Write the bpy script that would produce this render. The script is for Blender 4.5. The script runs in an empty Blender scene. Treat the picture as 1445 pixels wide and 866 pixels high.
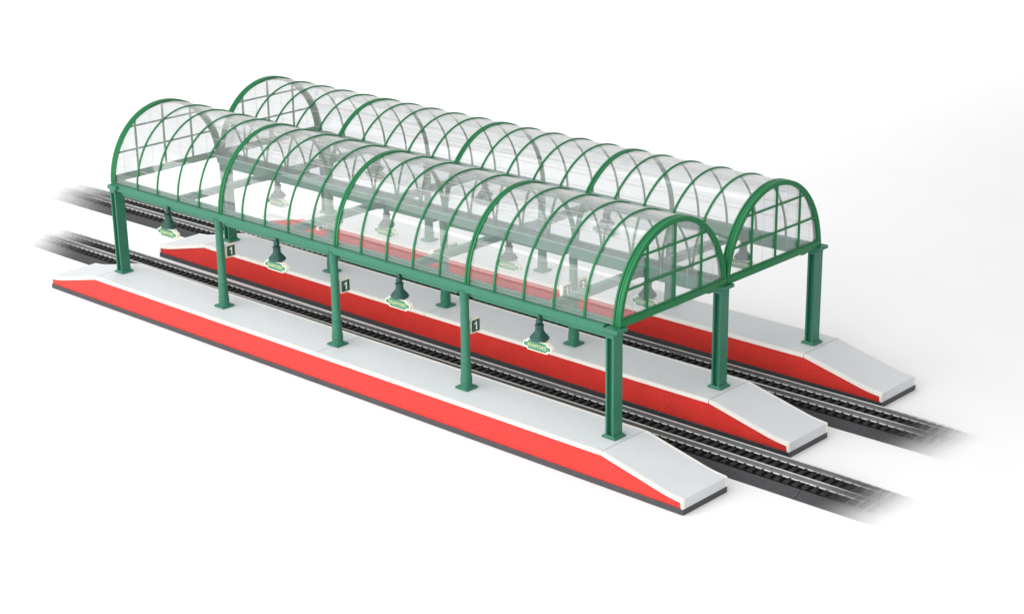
import bpy, bmesh, math, random
from mathutils import Vector, Matrix
random.seed(4)
S = bpy.context.scene
COL = S.collection
PI = math.pi

# ------------------------------------------------------------------ sizes
W = 0.861            # distance between platforms
B = 0.1737           # half width of a platform
FLOOR = -0.1815      # table top (platform top is z = 0)
XM, XS = -0.0593, 4.0617      # level part of a platform
XL, XE = -0.5568, 4.5618      # ramp ends
XJ = 2.0
ZR = 0.578           # foot of the arches
RO = 0.4303          # half span of an arch
EZ = 0.560           # centre height of the elliptic arch
EB = 0.4665          # its rise above that centre
ROWS = (0.0, W, 2 * W)

# ------------------------------------------------------------------ helpers
def link(o, parent=None):
    COL.objects.link(o)
    if parent is not None:
        o.parent = parent
    return o

def tag(o, label=None, cat=None, group=None, kind=None):
    if label and not kind: kind = 'thing'
    if label: o['label'] = label
    if cat: o['category'] = cat
    if group: o['group'] = group
    if kind: o['kind'] = kind
    return o

def empty(name, loc=(0, 0, 0), rz=0.0):
    o = bpy.data.objects.new(name, None)
    o.empty_display_size = 0.05
    o.location = loc
    o.rotation_euler = (0, 0, rz)
    return link(o)

def copy_tree(o, parent=None):
    c = o.copy()
    COL.objects.link(c)
    if parent is not None:
        c.parent = parent
    for ch in list(o.children):
        copy_tree(ch, c)
    return c

class MB:
    """collects shapes, links them as one mesh object"""
    def __init__(self):
        self.bm = bmesh.new()
        self.mi = 0
    def add(self, verts, faces, smooth=False):
        vs = [self.bm.verts.new(v) for v in verts]
        out = []
        for f in faces:
            try:
                fc = self.bm.faces.new([vs[i] for i in f])
            except ValueError:
                continue
            fc.material_index = self.mi
            fc.smooth = smooth
            out.append(fc)
        return vs, out
    def box(self, x0, x1, y0, y1, z0, z1, bev=0.0):
        v = [(x, y, z) for x in (x0, x1) for y in (y0, y1) for z in (z0, z1)]
        f = [(0, 1, 3, 2), (4, 6, 7, 5), (0, 4, 5, 1), (2, 3, 7, 6), (0, 2, 6, 4), (1, 5, 7, 3)]
        vs, fs = self.add(v, f)
        if bev > 0:
            es = set(e for q in fs for e in q.edges)
            r = bmesh.ops.bevel(self.bm, geom=list(es), offset=bev, segments=2, profile=0.6, affect='EDGES')
            for q in r['faces']:
                q.material_index = self.mi
        return self
    def frustum(self, c0, h0, c1, h1):
        """box that tapers between two rectangles (centre, half sizes)"""
        v = []
        for (c, h) in ((c0, h0), (c1, h1)):
            for sx, sy in ((-1, -1), (1, -1), (1, 1), (-1, 1)):
                v.append((c[0] + sx * h[0], c[1] + sy * h[1], c[2]))
        f = [(3, 2, 1, 0), (4, 5, 6, 7)] + [(i, (i + 1) % 4, 4 + (i + 1) % 4, 4 + i) for i in range(4)]
        self.add(v, f)
        return self
    def prism(self, pts, axis, a, b, bev=0.0, caps=True):
        """closed outline extruded along an axis; pts are the other two coordinates in order"""
        def P(p, t):
            return {'x': (t, p[0], p[1]), 'y': (p[0], t, p[1]), 'z': (p[0], p[1], t)}[axis]
        n = len(pts)
        v = [P(p, a) for p in pts] + [P(p, b) for p in pts]
        f = [tuple(range(n))[::-1], tuple(range(n, 2 * n))] if caps else []
        f += [(i, (i + 1) % n, n + (i + 1) % n, n + i) for i in range(n)]
        vs, fs = self.add(v, f)
        if bev > 0:
            es = set(e for q in fs[:2] for e in q.edges)
            r = bmesh.ops.bevel(self.bm, geom=list(es), offset=bev, segments=1, affect='EDGES')
            for q in r['faces']:
                q.material_index = self.mi
        return self
    def lathe(self, prof, cx=0, cy=0, n=32, a0=0.0, smooth=True):
        v, f = [], []
        for (r, z) in prof:
            for k in range(n):
                a = a0 + 2 * PI * k / n
                v.append((cx + r * math.cos(a), cy + r * math.sin(a), z))
        for j in range(len(prof) - 1):
            for k in range(n):
                k2 = (k + 1) % n
                f.append((j * n + k, j * n + k2, (j + 1) * n + k2, (j + 1) * n + k))
        f.append(tuple(range(n))[::-1])
        f.append(tuple((len(prof) - 1) * n + k for k in range(n)))
        vs, fs = self.add(v, f, smooth)
        fs[-1].smooth = fs[-2].smooth = False
        return self
    def sweep(self, section, path, closed=True, smooth=True):
        """section: list of (x, radial offset); path: list of (y, z, ny, nz)"""
        m = len(section)
        v, f = [], []
        for (y, z, ny, nz) in path:
            for (sx, sr) in section:
                v.append((sx, y + ny * sr, z + nz * sr))
        for i in range(len(path) - 1):
            for j in range(m):
                j2 = (j + 1) % m
                f.append((i * m + j, i * m + j2, (i + 1) * m + j2, (i + 1) * m + j))
        f.append(tuple(range(m)))
        f.append(tuple((len(path) - 1) * m + j for j in range(m))[::-1])
        self.add(v, f, False)
        return self
    def build(self, name, mats, parent=None, autosmooth=None):
        bmesh.ops.recalc_face_normals(self.bm, faces=self.bm.faces)
        me = bpy.data.meshes.new(name)
        self.bm.to_mesh(me)
        self.bm.free()
        if not isinstance(mats, (list, tuple)):
            mats = [mats]
        for m in mats:
            me.materials.append(m)
        if autosmooth:
            for p in me.polygons:
                p.use_smooth = True
            me.set_sharp_from_angle(angle=math.radians(autosmooth))
        o = bpy.data.objects.new(name, me)
        return link(o, parent)

def arch_path(y0, d=0.0, n=84, zbase=None):
    """half ellipse about y0 moved inwards by d along its normal; points (y, z, ny, nz)"""
    zb = ZR if zbase is None else zbase
    a0 = math.asin((zb - EZ) / EB)
    out = []
    for k in range(n + 1):
        a = (PI - a0) - (PI - 2 * a0) * k / n
        c, s = math.cos(a), math.sin(a)
        nv = Vector((c / RO, s / EB)).normalized()
        out.append((y0 + RO * c - nv.x * d, EZ + EB * s - nv.y * d, nv.x, nv.y))
    return out

def arch_z(dy, d):
    """height of the arch moved inwards by d, at distance dy from its centre"""
    return EZ + (EB - d) * math.sqrt(max(1 - (dy / (RO - d)) ** 2, 0))

def arch_half(z, d):
    return (RO - d) * math.sqrt(max(1 - ((z - EZ) / (EB - d)) ** 2, 0))

# ------------------------------------------------------------------ materials
def new_mat(name):
    m = bpy.data.materials.new(name)
    m.use_nodes = True
    nt = m.node_tree
    for n in list(nt.nodes):
        nt.nodes.remove(n)
    out = nt.nodes.new('ShaderNodeOutputMaterial')
    return m, nt, out

def N(nt, t, **kw):
    n = nt.nodes.new(t)
    for k, v in kw.items():
        setattr(n, k, v)
    return n

def L(nt, a, b):
    nt.links.new(a, b)

def plastic(name, col, rough=0.4, var=0.06, scale=30.0, bump=0.0, bscale=200.0, spec=0.5, metallic=0.0, fade=None, fpow=1.5):
    m, nt, out = new_mat(name)
    b = N(nt, 'ShaderNodeBsdfPrincipled')
    b.inputs['Metallic'].default_value = metallic
    b.inputs['Specular IOR Level'].default_value = spec
    geo = N(nt, 'ShaderNodeNewGeometry')
    noi = N(nt, 'ShaderNodeTexNoise')
    noi.inputs['Scale'].default_value = scale
    noi.inputs['Detail'].default_value = 5
    L(nt, geo.outputs['Position'], noi.inputs['Vector'])
    mr = N(nt, 'ShaderNodeMapRange')
    mr.inputs['From Min'].default_value = 0.3
    mr.inputs['From Max'].default_value = 0.7
    mr.inputs['To Min'].default_value = 1 - var
    mr.inputs['To Max'].default_value = 1 + var
    L(nt, noi.outputs['Fac'], mr.inputs['Value'])
    mul = N(nt, 'ShaderNodeVectorMath', operation='SCALE')
    mul.inputs[0].default_value = col
    L(nt, mr.outputs['Result'], mul.inputs['Scale'])
    L(nt, mul.outputs['Vector'], b.inputs['Base Color'])
    mr2 = N(nt, 'ShaderNodeMapRange')
    mr2.inputs['From Min'].default_value = 0.3
    mr2.inputs['From Max'].default_value = 0.7
    mr2.inputs['To Min'].default_value = rough - 0.06
    mr2.inputs['To Max'].default_value = rough + 0.06
    L(nt, noi.outputs['Fac'], mr2.inputs['Value'])
    L(nt, mr2.outputs['Result'], b.inputs['Roughness'])
    if bump > 0:
        n2 = N(nt, 'ShaderNodeTexNoise')
        n2.inputs['Scale'].default_value = bscale
        n2.inputs['Detail'].default_value = 3
        L(nt, geo.outputs['Position'], n2.inputs['Vector'])
        bp = N(nt, 'ShaderNodeBump')
        bp.inputs['Strength'].default_value = bump
        bp.inputs['Distance'].default_value = 0.002
        L(nt, n2.outputs['Fac'], bp.inputs['Height'])
        L(nt, bp.outputs['Normal'], b.inputs['Normal'])
    if fade is None:
        L(nt, b.outputs['BSDF'], out.inputs['Surface'])
    else:
        # the track thins out to nothing at both of its ends
        x0, x1, x2, x3, slant = fade
        sep = N(nt, 'ShaderNodeSeparateXYZ')
        L(nt, geo.outputs['Position'], sep.inputs[0])
        n3 = N(nt, 'ShaderNodeTexNoise')
        n3.inputs['Scale'].default_value = 4.0
        n3.inputs['Detail'].default_value = 2
        L(nt, geo.outputs['Position'], n3.inputs['Vector'])
        sh = N(nt, 'ShaderNodeMath', operation='MULTIPLY_ADD')
        L(nt, sep.outputs['Y'], sh.inputs[0])
        sh.inputs[1].default_value = slant
        L(nt, sep.outputs['X'], sh.inputs[2])
        wob = N(nt, 'ShaderNodeMath', operation='MULTIPLY_ADD')
        L(nt, n3.outputs['Fac'], wob.inputs[0])
        wob.inputs[1].default_value = 0.02
        L(nt, sh.outputs[0], wob.inputs[2])
        def ramp(a, b_):
            q = N(nt, 'ShaderNodeMapRange', interpolation_type='SMOOTHSTEP')
            q.inputs['From Min'].default_value = a
            q.inputs['From Max'].default_value = b_
            L(nt, wob.outputs[0], q.inputs['Value'])
            return q.outputs['Result']
        ra, rb = ramp(x0, x1), ramp(x3, x2)
        mn = N(nt, 'ShaderNodeMath', operation='MINIMUM')
        L(nt, ra, mn.inputs[0]); L(nt, rb, mn.inputs[1])
        tr = N(nt, 'ShaderNodeBsdfTransparent')
        mx = N(nt, 'ShaderNodeMixShader')
        pw = N(nt, 'ShaderNodeMath', operation='POWER')
        L(nt, mn.outputs[0], pw.inputs[0]); pw.inputs[1].default_value = fpow
        bk = N(nt, 'ShaderNodeMath', operation='SUBTRACT')
        bk.inputs[0].default_value = 1.0
        L(nt, geo.outputs['Backfacing'], bk.inputs[1])
        fb = N(nt, 'ShaderNodeMath', operation='MULTIPLY')
        L(nt, pw.outputs[0], fb.inputs[0]); L(nt, bk.outputs[0], fb.inputs[1])
        L(nt, fb.outputs[0], mx.inputs['Fac'])
        L(nt, tr.outputs[0], mx.inputs[1])
        L(nt, b.outputs['BSDF'], mx.inputs[2])
        L(nt, mx.outputs[0], out.inputs['Surface'])
    return m

def brick_mat():
    m, nt, out = new_mat('red_brick')
    b = N(nt, 'ShaderNodeBsdfPrincipled')
    b.inputs['Roughness'].default_value = 0.5
    b.inputs['Specular IOR Level'].default_value = 0.36
    geo = N(nt, 'ShaderNodeNewGeometry')
    sep = N(nt, 'ShaderNodeSeparateXYZ')
    L(nt, geo.outputs['Position'], sep.inputs[0])
    comb = N(nt, 'ShaderNodeCombineXYZ')
    ad = N(nt, 'ShaderNodeMath', operation='ADD')
    L(nt, sep.outputs['X'], ad.inputs[0]); L(nt, sep.outputs['Y'], ad.inputs[1])
    L(nt, ad.outputs[0], comb.inputs['X'])
    L(nt, sep.outputs['Z'], comb.inputs['Y'])
    br = N(nt, 'ShaderNodeTexBrick')
    br.offset = 0.5
    br.inputs['Scale'].default_value = 1.0
    br.inputs['Brick Width'].default_value = 0.026
    br.inputs['Row Height'].default_value = 0.0108
    br.inputs['Mortar Size'].default_value = 0.0012
    br.inputs['Mortar Smooth'].default_value = 0.4
    br.inputs['Bias'].default_value = 0.0
    br.inputs['Color1'].default_value = (0.60, 0.017, 0.011, 1)
    br.inputs['Color2'].default_value = (0.53, 0.015, 0.010, 1)
    br.inputs['Mortar'].default_value = (0.64, 0.080, 0.064, 1)
    L(nt, comb.outputs[0], br.inputs['Vector'])
    noi = N(nt, 'ShaderNodeTexNoise')
    noi.inputs['Scale'].default_value = 9.0
    noi.inputs['Detail'].default_value = 6
    L(nt, geo.outputs['Position'], noi.inputs['Vector'])
    mr = N(nt, 'ShaderNodeMapRange')
    mr.inputs['From Min'].default_value = 0.3; mr.inputs['From Max'].default_value = 0.7
    mr.inputs['To Min'].default_value = 0.93; mr.inputs['To Max'].default_value = 1.05
    L(nt, noi.outputs['Fac'], mr.inputs['Value'])
    sc = N(nt, 'ShaderNodeVectorMath', operation='SCALE')
    L(nt, br.outputs['Color'], sc.inputs[0]); L(nt, mr.outputs['Result'], sc.inputs['Scale'])
    L(nt, sc.outputs['Vector'], b.inputs['Base Color'])
    bp = N(nt, 'ShaderNodeBump', invert=True)
    bp.inputs['Strength'].default_value = 0.5
    bp.inputs['Distance'].default_value = 0.0012
    L(nt, br.outputs['Fac'], bp.inputs['Height'])
    L(nt, bp.outputs['Normal'], b.inputs['Normal'])
    L(nt, b.outputs['BSDF'], out.inputs['Surface'])
    return m

def glass_mat(name, veil=0.042, rough=0.02, boost=0.7):
    m, nt, out = new_mat(name)
    lw = N(nt, 'ShaderNodeLayerWeight')
    lw.inputs['Blend'].default_value = 0.5
    pw = N(nt, 'ShaderNodeMath', operation='POWER')
    L(nt, lw.outputs['Facing'], pw.inputs[0]); pw.inputs[1].default_value = 3.6
    fr = N(nt, 'ShaderNodeMath', operation='MULTIPLY_ADD', use_clamp=True)
    L(nt, pw.outputs[0], fr.inputs[0]); fr.inputs[1].default_value = 0.80; fr.inputs[2].default_value = 0.045 * boost
    tr = N(nt, 'ShaderNodeBsdfTransparent')
    tr.inputs['Color'].default_value = (0.945, 0.95, 0.95, 1)
    gl = N(nt, 'ShaderNodeBsdfGlossy')
    gl.inputs['Roughness'].default_value = rough
    gl.inputs['Color'].default_value = (0.97, 0.98, 0.98, 1)
    geo = N(nt, 'ShaderNodeNewGeometry')
    noi = N(nt, 'ShaderNodeTexNoise')
    noi.inputs['Scale'].default_value = 7.0
    L(nt, geo.outputs['Position'], noi.inputs['Vector'])
    bp = N(nt, 'ShaderNodeBump')
    bp.inputs['Strength'].default_value = 0.04
    bp.inputs['Distance'].default_value = 0.006
    L(nt, noi.outputs['Fac'], bp.inputs['Height'])
    L(nt, bp.outputs['Normal'], gl.inputs['Normal'])
    mx = N(nt, 'ShaderNodeMixShader')
    L(nt, fr.outputs[0], mx.inputs['Fac']); L(nt, tr.outputs[0], mx.inputs[1]); L(nt, gl.outputs[0], mx.inputs[2])
    df = N(nt, 'ShaderNodeBsdfDiffuse')
    df.inputs['Color'].default_value = (0.82, 0.85, 0.85, 1)
    mx2 = N(nt, 'ShaderNodeMixShader')
    mx2.inputs['Fac'].default_value = veil
    L(nt, mx.outputs[0], mx2.inputs[1]); L(nt, df.outputs[0], mx2.inputs[2])
    L(nt, mx2.outputs[0], out.inputs['Surface'])
    return m

FADE1 = (-1.72, -0.75, 4.84, 5.40, 0.0)
FADE2 = (-2.75, -1.35, 4.66, 5.24, 0.0)
M = {}
M['floor'] = plastic('white_paper', (0.84, 0.843, 0.855), 0.75, 0.008, 2.0, spec=0.2)
M['post'] = plastic('post_green', (0.025, 0.150, 0.092), 0.42, 0.06, 40, bump=0.05, spec=0.35)
M['rib'] = plastic('rib_green', (0.003, 0.140, 0.043), 0.42, 0.06, 30, spec=0.3)
M['rail_sill'] = plastic('sill_green', (0.024, 0.150, 0.095), 0.4, 0.05, 30)
M['lamp'] = plastic('lamp_green', (0.010, 0.060, 0.047), 0.40, 0.06, 60, spec=0.35)
M['deck'] = plastic('deck_grey', (0.585, 0.605, 0.625), 0.6, 0.018, 14, bump=0.12, bscale=260)
M['kerb'] = plastic('cream_white', (0.76, 0.745, 0.70), 0.5, 0.03, 20)
M['plinth'] = plastic('plinth_grey', (0.042, 0.043, 0.047), 0.5, 0.12, 25, bump=0.1)
M['brick'] = brick_mat()
M['glass'] = glass_mat('clear_acrylic')
M['pane'] = glass_mat('clear_pane', veil=0.025, boost=1.2)
M['line'] = plastic('scored_line', (0.42, 0.42, 0.42), 0.4, 0.05, 30)
M['cream'] = plastic('sign_cream', (0.80, 0.76, 0.63), 0.5, 0.04, 40)
M['sign_green'] = plastic('sign_green', (0.05, 0.20, 0.13), 0.45, 0.05, 60)
M['number_green'] = plastic('number_green', (0.020, 0.085, 0.058), 0.45, 0.05, 60)
M['yellow'] = plastic('letter_yellow', (0.80, 0.74, 0.30), 0.5, 0.03, 60)
M['white'] = plastic('digit_white', (0.86, 0.86, 0.86), 0.5, 0.02, 60)
for i, fd in ((1, FADE1), (2, FADE2)):
    M['bed%d' % i] = plastic('roadbed_grey_%d' % i, (0.048, 0.049, 0.053), 0.55, 0.30, 120, bump=0.35, bscale=420, spec=0.18, fade=fd, fpow=1.2)
    M['top%d' % i] = plastic('roadbed_top_black_%d' % i, (0.006, 0.006, 0.006), 0.7, 0.25, 60, spec=0.1, fade=fd, fpow=1.2)
    M['tie%d' % i] = plastic('sleeper_black_%d' % i, (0.026, 0.025, 0.025), 0.6, 0.25, 60, bump=0.2, bscale=300, spec=0.2, fade=fd, fpow=1.7)
    M['steel%d' % i] = plastic('rail_steel_%d' % i, (0.14, 0.144, 0.146), 0.55, 0.10, 40, spec=0.25, fade=fd, fpow=1.5)
    M['railtop%d' % i] = plastic('rail_head_%d' % i, (0.62, 0.63, 0.63), 0.40, 0.10, 40, metallic=0.15, fade=fd, fpow=1.8)
    M['joint%d' % i] = plastic('joiner_steel_%d' % i, (0.80, 0.80, 0.80), 0.25, 0.05, 40, metallic=0.9, fade=fd, fpow=2.5)

# ------------------------------------------------------------------ setting
f = MB()
prof = [(-46.0, 0.0), (46.0, 0.0)]
f.add([(-60, -60, FLOOR), (60, -60, FLOOR), (60, 60, FLOOR), (-60, 60, FLOOR)], [(0, 1, 2, 3)])
fl = f.build('floor', M['floor'])
tag(fl, kind='structure')

# ------------------------------------------------------------------ platforms
def ramp_top(x):
    """height of the deck at distance x beyond the crest"""
    pts = [(0.0, 0.0), (0.02, -0.0028), (0.37, -0.083), (0.41, -0.0905), (0.44, -0.0945), (0.5001, -0.1)]
    for (a, za), (b, zb) in zip(pts, pts[1:]):
        if x <= b:
            return za + (zb - za) * (x - a) / (b - a)
    return -0.1

ZP = FLOOR + 0.030     # top of the plinth
LIP = 0.019
RX = [0.0, 0.02, 0.12, 0.25, 0.37, 0.39, 0.41, 0.44, 0.47, 0.5001]

def level_section(parent, x0, x1, y):
    # brick wall
    w = MB().box(x0, x1, y - B + 0.006, y + B - 0.006, ZP - 0.004, -LIP + 0.003)
    w = w.build('level_section', M['brick'], parent)
    d = MB().box(x0 + 0.0022, x1 - 0.0022, y - B + 0.0165, y + B - 0.0165, -LIP, 0.0)
    d.build('deck', M['deck'], w)
    for s in (-1, 1):
        k = MB()
        ya, yb = sorted((y + s * B, y + s * (B - 0.0160)))
        k.box(x0 + 0.0022, x1 - 0.0022, ya, yb, -LIP, 0.0004, 0.0014)
        k.build('kerb', M['kerb'], w)
    MB().box(x0 + 0.0006, x1 - 0.0006, y - B + 0.001, y + B - 0.001, FLOOR, ZP, 0.002).build('plinth', M['plinth'], w)

def ramp_section(parent, xc, sx, y):
    """ramp starting at crest xc, going in direction sx"""
    EX = 0.5001
    low = -0.004
    pts = [(xc + sx * 0.0, ZP - 0.004)]
    for t in RX:
        tt = min(t, EX - 0.012)
        z = ramp_top(tt) - LIP + 0.003
        pts.append((xc + sx * tt, z))
    pts.append((xc + sx * (EX - 0.012), ZP - 0.004))
    # drop repeated points
    q = []
    for p in pts:
        if not q or (abs(p[0] - q[-1][0]) + abs(p[1] - q[-1][1])) > 1e-5:
            q.append(p)
    w = MB().prism(q, 'y', y - B + 0.006, y + B - 0.006).build('ramp_section', M['brick'], parent)
    top = [(xc + sx * (t + (0.0022 if t == 0 else 0)), ramp_top(t)) for t in RX]
    def slab(y0, y1, dz, mat, name, bev):
        tp = [(x, z + dz) for x, z in top]
        end = xc + sx * EX
        bot = [(x, z - LIP) for x, z in top[:-1]]
        bot[-1] = (end - sx * 0.014, ramp_top(EX - 0.014) - LIP)
        out = tp + [(end, ZP + 0.001), (end - sx * 0.012, ZP + 0.001)] + bot[::-1]
        MB().prism(out, 'y', y0, y1, bev).build(name, mat, w)
    slab(y - B + 0.0165, y + B - 0.0165, 0.0, M['deck'], 'deck', 0)
    slab(y - B, y - B + 0.0160, 0.0004, M['kerb'], 'kerb', 0.0012)
    slab(y + B - 0.0160, y + B, 0.0004, M['kerb'], 'kerb', 0.0012)
    xa, xb = sorted((xc + sx * 0.0006, xc + sx * (EX + 0.001)))
    MB().box(xa, xb, y - B + 0.001, y + B - 0.001, FLOOR, ZP, 0.002).build('plinth', M['plinth'], w)

PLAT_LABELS = [
    'front red brick platform with grey deck, brightest wall, nearest the viewer',
    'middle red brick platform lying between the two railway tracks',
    'rear red brick platform with grey deck behind the back track, farthest away',
]
for k, y in enumerate(ROWS):
    pf = empty('station_platform', (2.0, y, FLOOR))
    tag(pf, PLAT_LABELS[k], 'platform', 'brick platforms beside the tracks')
    inv = Matrix.Translation((-2.0, -y, -FLOOR))
    holder = pf
    level_section(holder, XM, XJ, y)
    level_section(holder, XJ, XS, y)
    ramp_section(holder, XS, 1, y)
    ramp_section(holder, XM, -1, y)
    for ch in pf.children:
        ch.matrix_parent_inverse = inv

# ------------------------------------------------------------------ tracks
TIE = 0.0525
ZB = FLOOR + 0.036     # roadbed top
ZT = ZB + 0.009        # sleeper top
ZRL = -0.107           # rail top
def make_track(yc, skew, x0, x1, joints, i, label):
    # laid very slightly askew to the platforms
    root = empty('model_track', (2.0, yc, FLOOR))
    tag(root, label, 'railway track', 'model railway tracks between the platforms')
    made = []
    cuts = [x0] + joints + [x1]
    for a, b in zip(cuts, cuts[1:]):
        m = MB()
        pts = [(yc - 0.180, FLOOR), (yc - 0.177, FLOOR + 0.003), (yc - 0.132, ZB - 0.002), (yc - 0.128, ZB),
               (yc + 0.128, ZB), (yc + 0.132, ZB - 0.002), (yc + 0.192, FLOOR + 0.003), (yc + 0.195, FLOOR)]
        m.prism(pts, 'x', a + 0.0012, b - 0.0012, caps=False)
        bo = m.build('roadbed', [M['bed%d' % i], M['top%d' % i]], root)
        for p in bo.data.polygons:
            if p.center.z > ZB - 0.0005:
                p.material_index = 1
        made.append(bo)
    for s in (-1, 1):
        yr = yc + s * 0.0690
        h = ZRL - ZT
        pts = [(yr - 0.0095, ZT - 0.001), (yr - 0.0095, ZT + 0.003), (yr - 0.003, ZT + 0.006), (yr - 0.003, ZRL - 0.009),
               (yr - 0.0058, ZRL - 0.006), (yr - 0.0054, ZRL), (yr + 0.0054, ZRL), (yr + 0.0058, ZRL - 0.006),
               (yr + 0.003, ZRL - 0.009), (yr + 0.003, ZT + 0.006), (yr + 0.0095, ZT + 0.003), (yr + 0.0095, ZT - 0.001)]
        ro = MB().prism(pts, 'x', x0, x1).build('rail', [M['steel%d' % i], M['railtop%d' % i]], root)
        for p in ro.data.polygons:
            if p.normal.z > 0.3 and (p.center.z > ZRL - 0.002 or p.center.z < ZT + 0.006):
                p.material_index = 1
        made.append(ro)
        for j in joints:
            m = MB().box(j - 0.055, j + 0.055, yr - 0.0125, yr + 0.0125, ZT - 0.0005, ZT + 0.0095, 0.002)
            made.append(m.build('rail_joiner', M['joint%d' % i], root))
    # sleepers: moulded with four spike heads each
    n = int((x1 - x0) / TIE)
    def tie(m, x):
        m.box(x - 0.0145, x + 0.0145, yc - 0.119, yc + 0.119, ZB - 0.002, ZT, 0.002)
        for s in (-1, 1):
            for t in (-1, 1):
                yy = yc + s * 0.0690 + t * 0.0135
                m.box(x - 0.006, x + 0.006, yy - 0.005, yy + 0.005, ZT - 0.001, ZT + 0.0075, 0.0015)
    xs = [x1 - 0.03 - k * TIE for k in range(n)]
    m = MB(); tie(m, xs[0])
    first = m.build('sleeper', M['tie%d' % i], root)
    made.append(first)
    for x in xs[1:100]:
        c = first.copy()
        COL.objects.link(c)
        c.location.x += x - xs[0]
        made.append(c)
    if len(xs) > 100:
        m = MB()
        for x in xs[100:]:
            tie(m, x)
        o = m.build('sleeper', M['tie%d' % i], root)
        o['kind'] = 'stuff'
        made.append(o)
    inv = Matrix.Translation((-2.0, -yc, -FLOOR))
    for o in made:
        o.matrix_parent_inverse = inv
    root.rotation_euler = (0, 0, skew)
    return root
make_track(0.466, 0.008, -1.72, 5.42, [-0.43, 1.333, 3.093, 4.855], 1,
           'front black model railway track between the front and middle platforms')
make_track(1.298, 0.017, -2.75, 5.27, [-1.94, -0.19, 1.57, 3.33, 5.10], 2,
           'back black model railway track between the middle and rear platforms')

# ------------------------------------------------------------------ columns
ZC = 0.538     # underside of the beam
def make_i_column():
    r = empty('i_beam_column', (0, 0, 0))
    b = MB()
    b.box(-0.043, 0.043, -0.043, 0.043, 0.0005, 0.010, 0.002)
    b.frustum((0, 0, 0.010), (0.037, 0.040), (0, 0, 0.016), (0.031, 0.038))
    b.build('base_plate', M['post'], r)
    s = MB()
    hx, hy = 0.0255, 0.034
    t, w = 0.010, 0.0045
    pts = [(-hx, -hy), (-hx + t, -hy), (-hx + t, -w - 0.006), (hx - t, -w - 0.006), (hx - t, -hy), (hx, -hy),
           (hx, hy), (hx - t, hy), (hx - t, w + 0.006), (-hx + t, w + 0.006), (-hx + t, hy), (-hx, hy)]
    s.prism(pts, 'z', 0.014, ZC - 0.012, 0.0)
    s.build('shaft', M['post'], r)
    c = MB()
    c.box(-0.026, 0.026, -0.036, 0.036, ZC - 0.016, ZC + 0.004, 0.001)
    c.frustum((0, 0, ZC + 0.002), (0.027, 0.038), (0.012, -0.008, ZC + 0.016), (0.046, 0.041))
    c.box(-0.028, 0.058, -0.049, 0.033, ZC + 0.016, ZR - 0.006, 0.001)
    c.build('capital', M['post'], r)
    return r

def make_round_column():
    r = empty('round_column', (0, 0, 0))
    b = MB()
    b.box(-0.043, 0.043, -0.043, 0.043, 0.0005, 0.012, 0.003)
    b.build('base_plate', M['post'], r)
    def ring(z, rr, h=0.004, d=0.0022):
        return [(rr, z - h), (rr + d, z - h * 0.5), (rr + d, z + h * 0.5), (rr, z + h)]
    p = [(0.037, 0.010), (0.0355, 0.016), (0.0315, 0.018)]
    for z in (0.040, 0.052, 0.064):
        p += ring(z, 0.0312 - 0.05 * (z - 0.02))
    p += [(0.0268, 0.132)]
    for z in (0.140, 0.152):
        p += ring(z, 0.0262)
    p += [(0.0250, 0.162), (0.0228, ZC - 0.060), (0.0228, ZC - 0.050)]
    s = MB().lathe(p, n=40)
    s.build('shaft', M['post'], r, autosmooth=40)
    c = MB().lathe([(0.0232, ZC - 0.052), (0.0252, ZC - 0.048), (0.0252, ZC - 0.006), (0.029, ZC - 0.002), (0.029, ZC + 0.004)], n=40)
    c.build('collar', M['post'], r, autosmooth=40)
    g = MB()
    for sx in (-1, 1):
        pts = [(sx * 0.022, ZC + 0.002)]
        for k in range(7):
            a = k / 6 * PI / 2
            pts.append((sx * (0.022 + 0.024 * (1 - math.sin(a))), ZC - 0.030 * (1 - math.cos(a)) if False else ZC + 0.002 - 0.034 * (1 - math.cos(a)) ))
        q = []
        for pnt in pts:
            if not q or abs(pnt[0] - q[-1][0]) + abs(pnt[1] - q[-1][1]) > 1e-5:
                q.append(pnt)
        g.prism(q, 'y', -0.008, 0.008)
    g.build('bracket', M['post'], r)
    return r

place = ['front', 'middle', 'rear']
ordn = ['left end', 'second from the left end', 'midway along', 'second from the right end', 'right end']
ip = make_i_column(); rp = make_round_column()
iused = rused = False
I_LAB = {
 (0, 0): 'green I-beam column at the left end of the front platform',
 (0, 4): 'green I-beam column at the right end of the front platform, the nearest column',
 (1, 0): 'green I-beam column at the left end of the middle platform, largely behind a round column',
 (1, 4): 'green I-beam column at the right end of the middle platform where both arches meet',
 (2, 0): 'pale green I-beam column at the left end of the rear platform, seen through the glass',
 (2, 4): 'green I-beam column at the right end of the rear platform, farthest right of all columns',
}
R_LAB = {
 (0, 1): 'tapered round green column with number sign, leftmost round one on the front platform',
 (0, 2): 'tapered round green column with number sign at the middle seam of the front platform',
 (0, 3): 'tapered round green column with number sign, rightmost round one on the front platform',
 (1, 1): 'tapered round green column on the middle platform, leftmost of its three round columns',
 (1, 2): 'tapered round green column at the middle seam of the middle platform',
 (1, 3): 'tapered round green column on the middle platform, rightmost of its three round columns',
 (2, 1): 'round green column on the rear platform, leftmost of its three round columns',
 (2, 2): 'round green column on the rear platform, central of its three, seen through glass',
 (2, 3): 'round green column on the rear platform, rightmost of its three, seen through glass',
}
for k, y in enumerate(ROWS):
    for i in range(5):
        if i in (0, 4):
            o = ip if not iused else copy_tree(ip); iused = True
            o.location = (i - 0.008, y + 0.010, 0)
            tag(o, I_LAB[(k, i)], 'column', 'green columns carrying the glass roofs')
        else:
            o = rp if not rused else copy_tree(rp); rused = True
            o.location = (i, y, 0)
            tag(o, R_LAB[(k, i)], 'column', 'green columns carrying the glass roofs')

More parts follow.
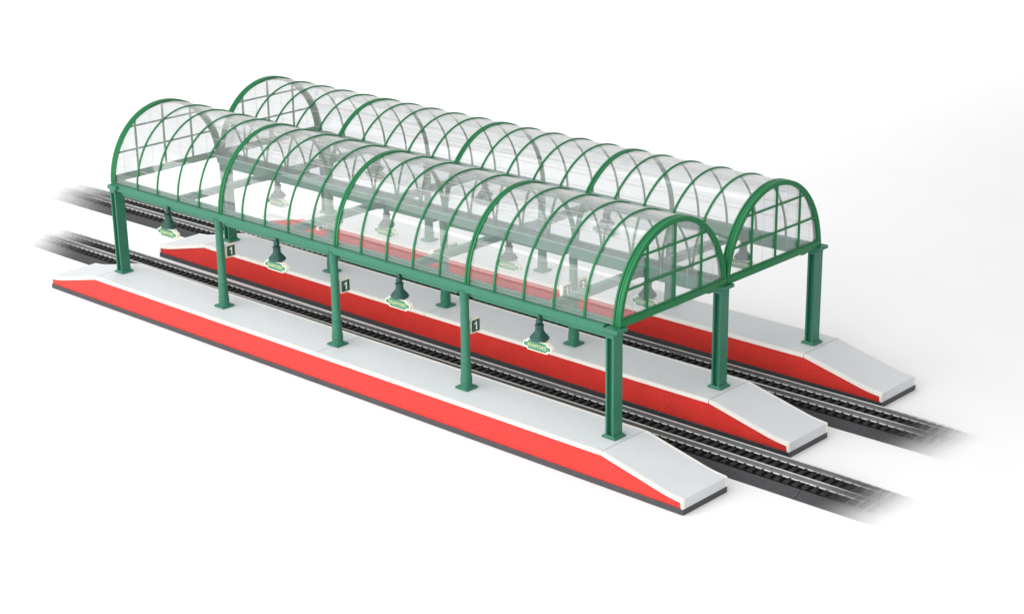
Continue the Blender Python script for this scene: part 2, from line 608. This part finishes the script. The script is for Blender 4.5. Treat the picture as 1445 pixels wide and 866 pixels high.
# ------------------------------------------------------------------ long beams
BEAM_LAB = ['front green roof beam along the near edge of the glass roof, fully visible',
            'middle green roof beam in the valley between the two glass roofs',
            'rear green roof beam along the far edge of the back glass roof']
X0, X1 = -0.045, 4.035
for k, y in enumerate(ROWS):
    r = empty('roof_beam', (2.0, y, ZC))
    tag(r, BEAM_LAB[k], 'beam', 'long beams under the glass roofs')
    made = []
    cuts = [X0 + 0.012, XJ - 0.02, X1 - 0.085]
    ya, yb = [(-0.019, 0.046), (-0.040, 0.040), (-0.046, 0.019)][k]
    wa, wb = [(0.003, 0.040), (-0.026, 0.026), (-0.040, -0.003)][k]
    for a, b in zip(cuts, cuts[1:]):
        m = MB().box(a + 0.0008, b - 0.0008, y + ya, y + yb, ZC + 0.0005, ZR - 0.001, 0.0015)
        m.box(a + 0.0008, b - 0.0008, y + ya + 0.006, y + yb - 0.006, ZC - 0.004, ZC + 0.002)
        made.append(m.build('flange', M['post'], r))
    for i in range(4):
        a, b = i + 0.045, i + 1 - 0.045
        zl = ZC - 0.030
        pts = [(a, ZC - 0.002), (a + 0.004, zl + 0.012), (a + 0.016, zl), (b - 0.016, zl), (b - 0.004, zl + 0.012), (b, ZC - 0.002)]
        m = MB().prism(pts, 'y', y + wa, y + wb, 0.001)
        made.append(m.build('lower_web', M['post'], r))
    for o in made:
        o.matrix_parent_inverse = Matrix.Translation((-2.0, -y, -ZC))

# ------------------------------------------------------------------ glass roofs
DG = 0.0075           # depth of the glass below the ribs' outer face
TG = 0.0045
BAY = 0.016            # ribs, ties and lamps sit a little right of the column axes
def rib_section(x, w, t, groove=False):
    h = w / 2
    if not groove:
        return [(x - h, 0.0), (x - h, -t + 0.0), (x + h, -t), (x + h, 0.0), (x + h * 0.6, 0.0012), (x - h * 0.6, 0.0012)]
    g = 0.0022
    return [(x - h, -t), (x - h, 0.0), (x - h + 0.002, 0.002), (x - g - 0.002, 0.002), (x - g, 0.0), (x - g, -0.005), (x + g, -0.005), (x + g, 0.0),
            (x + g + 0.002, 0.002), (x + h - 0.002, 0.002), (x + h, 0.0), (x + h, -t)]

ROOF_LAB = ['front clear glass barrel roof with bright green ribs, nearer of the two',
            'back clear glass barrel roof with green ribs, rising behind the front one']
for q in range(2):
    yc = W * (q + 0.5)
    r = empty('glass_roof', (2.0, yc, ZR))
    tag(r, ROOF_LAB[q], 'glass roof', 'barrel vaulted glass roofs')
    made = []
    # glass shell
    g = MB()
    po = arch_path(yc, DG, 96, ZR + 0.002)
    xa, xb = -0.030, 4.016
    n = len(po)
    v = []
    for x in (xa, xb):
        for (y, z, ny, nz) in po:
            v.append((x, y, z)); v.append((x, y - ny * TG, z - nz * TG))
    fs = []
    for i in range(n - 1):
        a, b = 2 * i, 2 * i + 2
        o2 = 2 * n
        fs += [(a, b, o2 + b, o2 + a), (a + 1, o2 + a + 1, o2 + b + 1, b + 1), (a, a + 1, b + 1, b), (o2 + a, o2 + b, o2 + b + 1, o2 + a + 1)]
    fs += [(0, 2 * n, 2 * n + 1, 1), (2 * n - 2, 2 * n - 1, 4 * n - 1, 4 * n - 2)]
    g.add(v, fs)
    g.mi = 1
    lp = arch_path(yc, DG - 0.0006, 26, ZR + 0.006)
    for k in range(0, 27, 2):
        py, pz, ny, nz = lp[k]
        w = 0.0011
        p0 = Vector((0, py, pz)); nd = Vector((0, ny, nz)); tdir = Vector((0, -nz, ny))
        pts = [p0 - tdir * w - nd * 0.001, p0 + tdir * w - nd * 0.001, p0 + tdir * w * 0.6, p0 - tdir * w * 0.6]
        g.prism([(t.y, t.z) for t in pts], 'x', xa + 0.002, xb - 0.002)
    sh = g.build('glass_vault', [M['glass'], M['line']], r)
    for p in sh.data.polygons:
        if p.material_index == 0:
            p.use_smooth = True
    sh.data.set_sharp_from_angle(angle=math.radians(30))
    made.append(sh)
    # ribs
    path = arch_path(yc, 0.002, 84, ZR - 0.002)
    for i in range(5):
        x = {0: -0.022, 4: 4.001}.get(i, i + BAY)
        w = 0.034 if i in (1, 2, 3) else 0.030
        made.append(MB().sweep(rib_section(x, w, 0.0055, True), path).build('main_rib', M['rib'], r, autosmooth=35))
        if i < 4:
            for j in range(1, 5):
                xx = i + j * 0.2 + BAY * (0.4 if i == 3 else 1)
                made.append(MB().sweep(rib_section(xx, 0.0125, 0.0055), path).build('thin_rib', M['rib'], r, autosmooth=35))
    # sills along both feet
    for s in (-1, 1):
        y = yc + s * (RO - DG - 0.006)
        made.append(MB().box(-0.03, 4.016, y - s * 0.030 - 0.011, y - s * 0.030 + 0.011, ZR - 0.004, ZR + 0.013, 0.002).build('sill_rail', M['rail_sill'], r))
    # end walls
    for e, xe in enumerate((-0.040, 4.018)):
        s = -1 if e == 0 else 1
        x_in, x_out = sorted((xe, xe + s * 0.016))
        RF = RO - 0.001
        fw = 0.027
        fpath = arch_path(yc, 0.001, 84, ZR - 0.004)
        h = (x_out - x_in)
        sec = [(x_in, -fw), (x_in, 0.0), (x_out - 0.002, 0.0), (x_out, -0.002), (x_out, -0.012), (x_out - 0.003, -0.014), (x_out - 0.003, -fw)] if s > 0 else \
              [(x_in, -fw), (x_in, -0.002), (x_in + 0.002, 0.0), (x_out, 0.0), (x_out, -fw)]
        m = MB().sweep(sec, fpath)
        # bottom bar
        m.box(x_in + 0.001, x_out + 0.002, yc - RF + 0.004, yc + RF - 0.004, ZR - 0.006, ZR + 0.030, 0.0015)
        m.box(x_in + 0.002, x_out - 0.002, yc - RF + 0.02, yc + RF - 0.02, ZR + 0.029, ZR + 0.036, 0.001)
        fr = m.build('end_frame', M['rib'], r, autosmooth=35)
        made.append(fr)
        DI = 0.001 + fw - 0.002
        q2 = [(p[0], p[1]) for p in arch_path(yc, DI, 48, ZR + 0.032)]
        xm = xe + s * 0.004
        pn = MB()
        pn.prism(q2, 'x', xm - 0.002, xm + 0.002)
        pn.mi = 1
        for t in (-0.75, -0.25, 0.25, 0.75):
            y = yc + t * RO
            zt = arch_z(y - yc, DI) - 0.004
            pn.box(xm + 0.0021, xm + 0.0028, y - 0.0008, y + 0.0008, ZR + 0.034, zt)
        pn.build('pane', [M['pane'], M['line']], fr)
        # glazing bars
        for t in (-0.5, 0.0, 0.5):
            y = yc + t * RO
            zt = arch_z(y - yc, DI) - 0.001
            MB().box(xm + s * 0.0022 if s > 0 else xm - 0.0112, xm + 0.0112 if s > 0 else xm - 0.0022, y - 0.0058, y + 0.0058, ZR + 0.033, zt, 0.001).build('mullion', M['rib'], fr)
        for hz in (0.172, 0.318):
            z = ZR + hz
            half = arch_half(z, DI) - 0.001
            MB().box(xm + s * 0.0022 if s > 0 else xm - 0.0100, xm + 0.0100 if s > 0 else xm - 0.0022, yc - half, yc + half, z - 0.0055, z + 0.0055, 0.001).build('transom', M['rib'], fr)
    # tie beams across, one in the middle of every bay
    for i in range(4):
        x = i + 0.5 + BAY
        m = MB().box(x - 0.022, x + 0.022, yc - W / 2 + 0.030, yc + W / 2 - 0.030, ZC - 0.010, ZC + 0.030, 0.002)
        for s in (-1, 1):
            ye = yc + s * (W / 2 - 0.055)
            m.box(x - 0.030, x + 0.030, ye - 0.022, ye + 0.022, ZC - 0.014, ZC + 0.034, 0.002)
        made.append(m.build('tie_beam', M['post'], r))
    for o in made:
        o.matrix_parent_inverse = Matrix.Translation((-2.0, -yc, -ZR))

# ------------------------------------------------------------------ lettering
def letters(name, text, size, mat, parent, width=None, depth=0.0012, bold=0.0):
    cu = bpy.data.curves.new(name, 'FONT')
    cu.body = text
    cu.size = size
    cu.extrude = depth
    cu.offset = bold
    cu.space_character = 1.12
    cu.align_x = 'CENTER'; cu.align_y = 'CENTER'
    to = bpy.data.objects.new('tmp', cu)
    COL.objects.link(to)
    bpy.context.view_layer.update()
    me = bpy.data.meshes.new_from_object(to.evaluated_get(bpy.context.evaluated_depsgraph_get()))
    me.name = name
    bpy.data.objects.remove(to)
    xs = [v.co.x for v in me.vertices]; ys = [v.co.y for v in me.vertices]
    cx, cy = (min(xs) + max(xs)) / 2, (min(ys) + max(ys)) / 2
    k = (width / (max(xs) - min(xs))) if width else 1.0
    for v in me.vertices:
        v.co.x = (v.co.x - cx) * k; v.co.y = v.co.y - cy
    me.materials.clear()
    me.materials.append(mat)
    o = bpy.data.objects.new(name, me)
    return link(o, parent)

# ------------------------------------------------------------------ lamps and name signs
ZH = 0.5385            # where the lamps hang
def make_lamp():
    r = empty('hanging_lamp', (0, 0, ZH))
    s = MB().lathe([(0.0085, 0.004), (0.0085, -0.020), (0.0105, -0.022), (0.0105, -0.027), (0.008, -0.029),
                    (0.0150, -0.034), (0.0185, -0.041), (0.0185, -0.046), (0.0150, -0.052), (0.0105, -0.055), (0.0105, -0.060)][::-1], n=24)
    s.build('stem', M['lamp'], r, autosmooth=50)
    # eight sided neck that opens into a bell
    b = MB()
    prof = [(0.0160, -0.0585), (0.0245, -0.0600), (0.0245, -0.0655), (0.0220, -0.0665), (0.0235, -0.094)]
    b.lathe(prof[::-1], n=8, a0=PI / 8, smooth=False)
    b.build('neck', M['lamp'], r)
    p = [(0.0215, -0.090), (0.0235, -0.095), (0.0330, -0.108), (0.0440, -0.120), (0.0490, -0.127), (0.0505, -0.133),
         (0.0485, -0.137), (0.0455, -0.1385), (0.040, -0.132), (0.030, -0.120)]
    MB().lathe(p, n=40).build('lamp_shade', M['lamp'], r, autosmooth=40)
    return r

def sign_outline(k):
    """half length .092, waisted plaque with round eared ends; k shrinks it"""
    a, b = 0.068 - k, 0.0290 - k       # plaque
    c, d = 0.094 - k, 0.0155 - k * 0.8   # ears
    pts = []
    def arc(cx, cz, r, a0, a1, n=6):
        for i in range(n + 1):
            t = math.radians(a0 + (a1 - a0) * i / n)
            pts.append((cx + r * math.cos(t), cz + r * math.sin(t)))
    rr = 0.0075
    # right ear (rounded), counter clockwise from lower right
    for sx, sz, st in ((1, -1, 0), (1, 1, 1), (-1, 1, 2), (-1, -1, 3)):
        seq = []
        # concave notch between plaque corner and ear
        corner = (sx * a, sz * b)
        inner = (sx * (a + 0.0015), sz * d)
        ear = []
        er = d * 0.85
        for i in range(7):
            t = i / 6 * PI / 2
            ear.append((sx * (c - er + er * math.sin(t)), sz * (d - er + er * math.cos(t))))
        notch = []
        for i in range(5):
            t = i / 4 * PI / 2
            notch.append((sx * (a - 0.006 + 0.006 * math.sin(t) ), sz * (b - 0.006 + 0.006 * math.cos(t))))
        seq = notch + [inner] + ear      # from plaque top to ear tip
        if st in (0, 2):
            pts += seq
        else:
            pts += seq[::-1]
    return pts

def make_sign():
    r = empty('name_sign', (0, 0, ZH - 0.18))
    T = 0.013
    b = MB().prism(sign_outline(0.0), 'y', -T, T, 0.001)
    b.box(-0.010, 0.010, -0.006, 0.006, 0.026, 0.052, 0.001)
    b.build('board', M['cream'], r)
    f = MB().prism(sign_outline(0.0050), 'y', -T - 0.0008, -T + 0.001)
    face = f.build('face_panel', M['sign_green'], r)
    t = letters('lettering', 'KNAPFORD', 0.027, M['yellow'], face, width=0.120, depth=0.0006, bold=-0.0004)
    t.location = (0, -T - 0.0010, 0.0)
    t.rotation_euler = (PI / 2, 0, 0)
    f2 = MB().prism(sign_outline(0.0050), 'y', T - 0.001, T + 0.0008)
    face2 = f2.build('face_panel', M['sign_green'], r)
    t2 = t.copy(); COL.objects.link(t2); t2.parent = face2
    t2.location = (0, T + 0.0010, 0.0)
    t2.rotation_euler = (PI / 2, 0, PI)
    return r

lamp0, sign0 = make_lamp(), make_sign()
pos = ['leftmost', 'second from left', 'second from right', 'rightmost']
rown = ['front beam', 'middle beam behind front glass', 'rear beam behind both roofs']
rows_s = rown
first = True
for k, y in enumerate(ROWS):
    for i in range(4):
        lo = lamp0 if first else copy_tree(lamp0)
        so = sign0 if first else copy_tree(sign0)
        first = False
        yl = y - 0.006
        lo.location = (i + 0.524, yl, ZH)
        so.location = (i + 0.524, yl - 0.006, ZH - 0.172)
        tag(lo, 'dark green bell lamp under %s, %s of four' % (rown[k], pos[i]), 'lamp', 'bell lamps hanging from the beams')
        tag(so, 'green name sign below %s, %s of four' % (rows_s[k], pos[i]), 'name sign', 'station name signs under the lamps')

# ------------------------------------------------------------------ platform number signs
def make_number(d):
    r = empty('number_sign', (0, 0, 0.33))
    h = 0.0385; w = 0.036
    b = MB().box(-0.011, 0.011, -w, w, -h, h, 0.0012)
    b.box(-0.004, 0.004, -w - 0.012, -w + 0.002, -0.010, 0.010, 0.001)
    b.build('board', M['cream'], r)
    f = MB().box(0.0105, 0.0118, -w + 0.0065, w - 0.0065, -h + 0.0065, h - 0.0065)
    face = f.build('face_panel', M['number_green'], r)
    if d == '1':
        m = MB()
        o1 = [(0.0028, -0.0225), (0.0105, -0.0225), (0.0105, 0.0225), (0.0048, 0.0225), (-0.0002, 0.0165), (-0.0075, 0.0135), (-0.0075, 0.0075), (0.0028, 0.0105)]
        m.prism([(p[0] - 0.002, p[1]) for p in o1], 'z', -0.0006, 0.0006)
        t = m.build('digit', M['white'], face)
    else:
        t = letters('digit', d, 0.060, M['white'], face, depth=0.0006, bold=0.0016)
    t.location = (0.0122, 0.0, 0.0)
    t.rotation_euler = (PI / 2, 0, PI / 2)
    return r
n1 = make_number('1'); n2 = make_number('2')
u1 = u2 = False
NW = ['leftmost', 'middle', 'rightmost']
for i in (1, 2, 3):
    o = n1 if not u1 else copy_tree(n1); u1 = True
    o.location = (i, 0.068, 0.332)
    tag(o, 'green number 1 sign in cream frame on the %s round column of the front platform' % NW[i - 1], 'number sign', 'platform number signs on the columns')
for i in (1, 2, 3):
    o = copy_tree(n1)
    o.location = (i, W - 0.068, 0.332)
    # the arm points back to its column
    for ch in o.children:
        if ch.name.startswith('board'):
            ch.scale.y = -1
    tag(o, 'number 1 sign facing the front track on the %s round column of the middle platform' % NW[i - 1], 'number sign', 'platform number signs on the columns')
for i in (1, 2, 3):
    o = n2 if not u2 else copy_tree(n2); u2 = True
    o.location = (i, W + 0.068, 0.332)
    tag(o, 'number 2 sign facing the back track on the %s round column of the middle platform' % NW[i - 1], 'number sign', 'platform number signs on the columns')

# ------------------------------------------------------------------ camera
cam = bpy.data.cameras.new('camera')
co = bpy.data.objects.new('camera', cam)
COL.objects.link(co)
Rm = ((0.73619782, 0.67661341, -0.01438966), (-0.21420951, 0.25313719, 0.94341711), (0.64197123, -0.69145922, 0.33129607))
mat = Matrix(((Rm[0][0], Rm[1][0], Rm[2][0]), (Rm[0][1], Rm[1][1], Rm[2][1]), (Rm[0][2], Rm[1][2], Rm[2][2]))).to_4x4()
mat.translation = (9.23860197, -6.35960972, 3.57205822)
co.matrix_world = mat
cam.sensor_width = 36.0
cam.lens = 2578.53 / 1445 * 36
cam.clip_start = 0.05
cam.clip_end = 300
S.camera = co

# ------------------------------------------------------------------ light
wd = bpy.data.worlds.new('World')
S.world = wd
wd.use_nodes = True
bg = wd.node_tree.nodes['Background']
wn = wd.node_tree
tc = wn.nodes.new('ShaderNodeTexCoord')
sx = wn.nodes.new('ShaderNodeSeparateXYZ')
wn.links.new(tc.outputs['Generated'], sx.inputs[0])
wr = wn.nodes.new('ShaderNodeMapRange')
wr.inputs['From Min'].default_value = 0.38
wr.inputs['From Max'].default_value = 0.85
wr.inputs['To Min'].default_value = 0.92
wr.inputs['To Max'].default_value = 0.36
wn.links.new(sx.outputs['Z'], wr.inputs['Value'])
bg.inputs['Color'].default_value = (1.0, 0.985, 0.97, 1)
wn.links.new(wr.outputs['Result'], bg.inputs['Strength'])

def area(name, loc, target, sx, sy, power, col=(1, 1, 1), spread=180):
    l = bpy.data.lights.new(name, 'AREA')
    l.shape = 'RECTANGLE'
    l.size = sx; l.size_y = sy
    l.energy = power
    l.color = col
    o = bpy.data.objects.new(name, l)
    COL.objects.link(o)
    o.location = loc
    d = Vector(target) - Vector(loc)
    o.rotation_euler = d.to_track_quat('-Z', 'Y').to_euler()
    l.spread = math.radians(spread)
    return o
area('front_softbox', (1.5, -9.5, 3.6), (2.0, 0.0, 0.3), 26.0, 7.0, 1750, (1.0, 0.985, 0.96))
area('overhead_softbox', (1.2, -3.8, 9.0), (2.2, -2.0, 0.0), 15.0, 11.0, 900, (0.97, 0.985, 1.0))
area('background_light', (-8.0, 8.5, 11.0), (-8.0, 8.5, 0.0), 14.0, 12.0, 520, spread=95)
area('background_light', (-1.0, 18.5, 11.0), (-1.0, 18.5, 0.0), 14.0, 10.0, 470, spread=95)

# ------------------------------------------------------------------ render settings
S.view_settings.view_transform = 'Standard'
S.view_settings.look = 'None'
S.view_settings.exposure = 0.0
S.view_settings.gamma = 1.0
S.render.film_transparent = False
S.cycles.max_bounces = 10
S.cycles.diffuse_bounces = 4
S.cycles.glossy_bounces = 5
S.cycles.transparent_max_bounces = 40
S.cycles.caustics_reflective = False
S.cycles.caustics_refractive = False
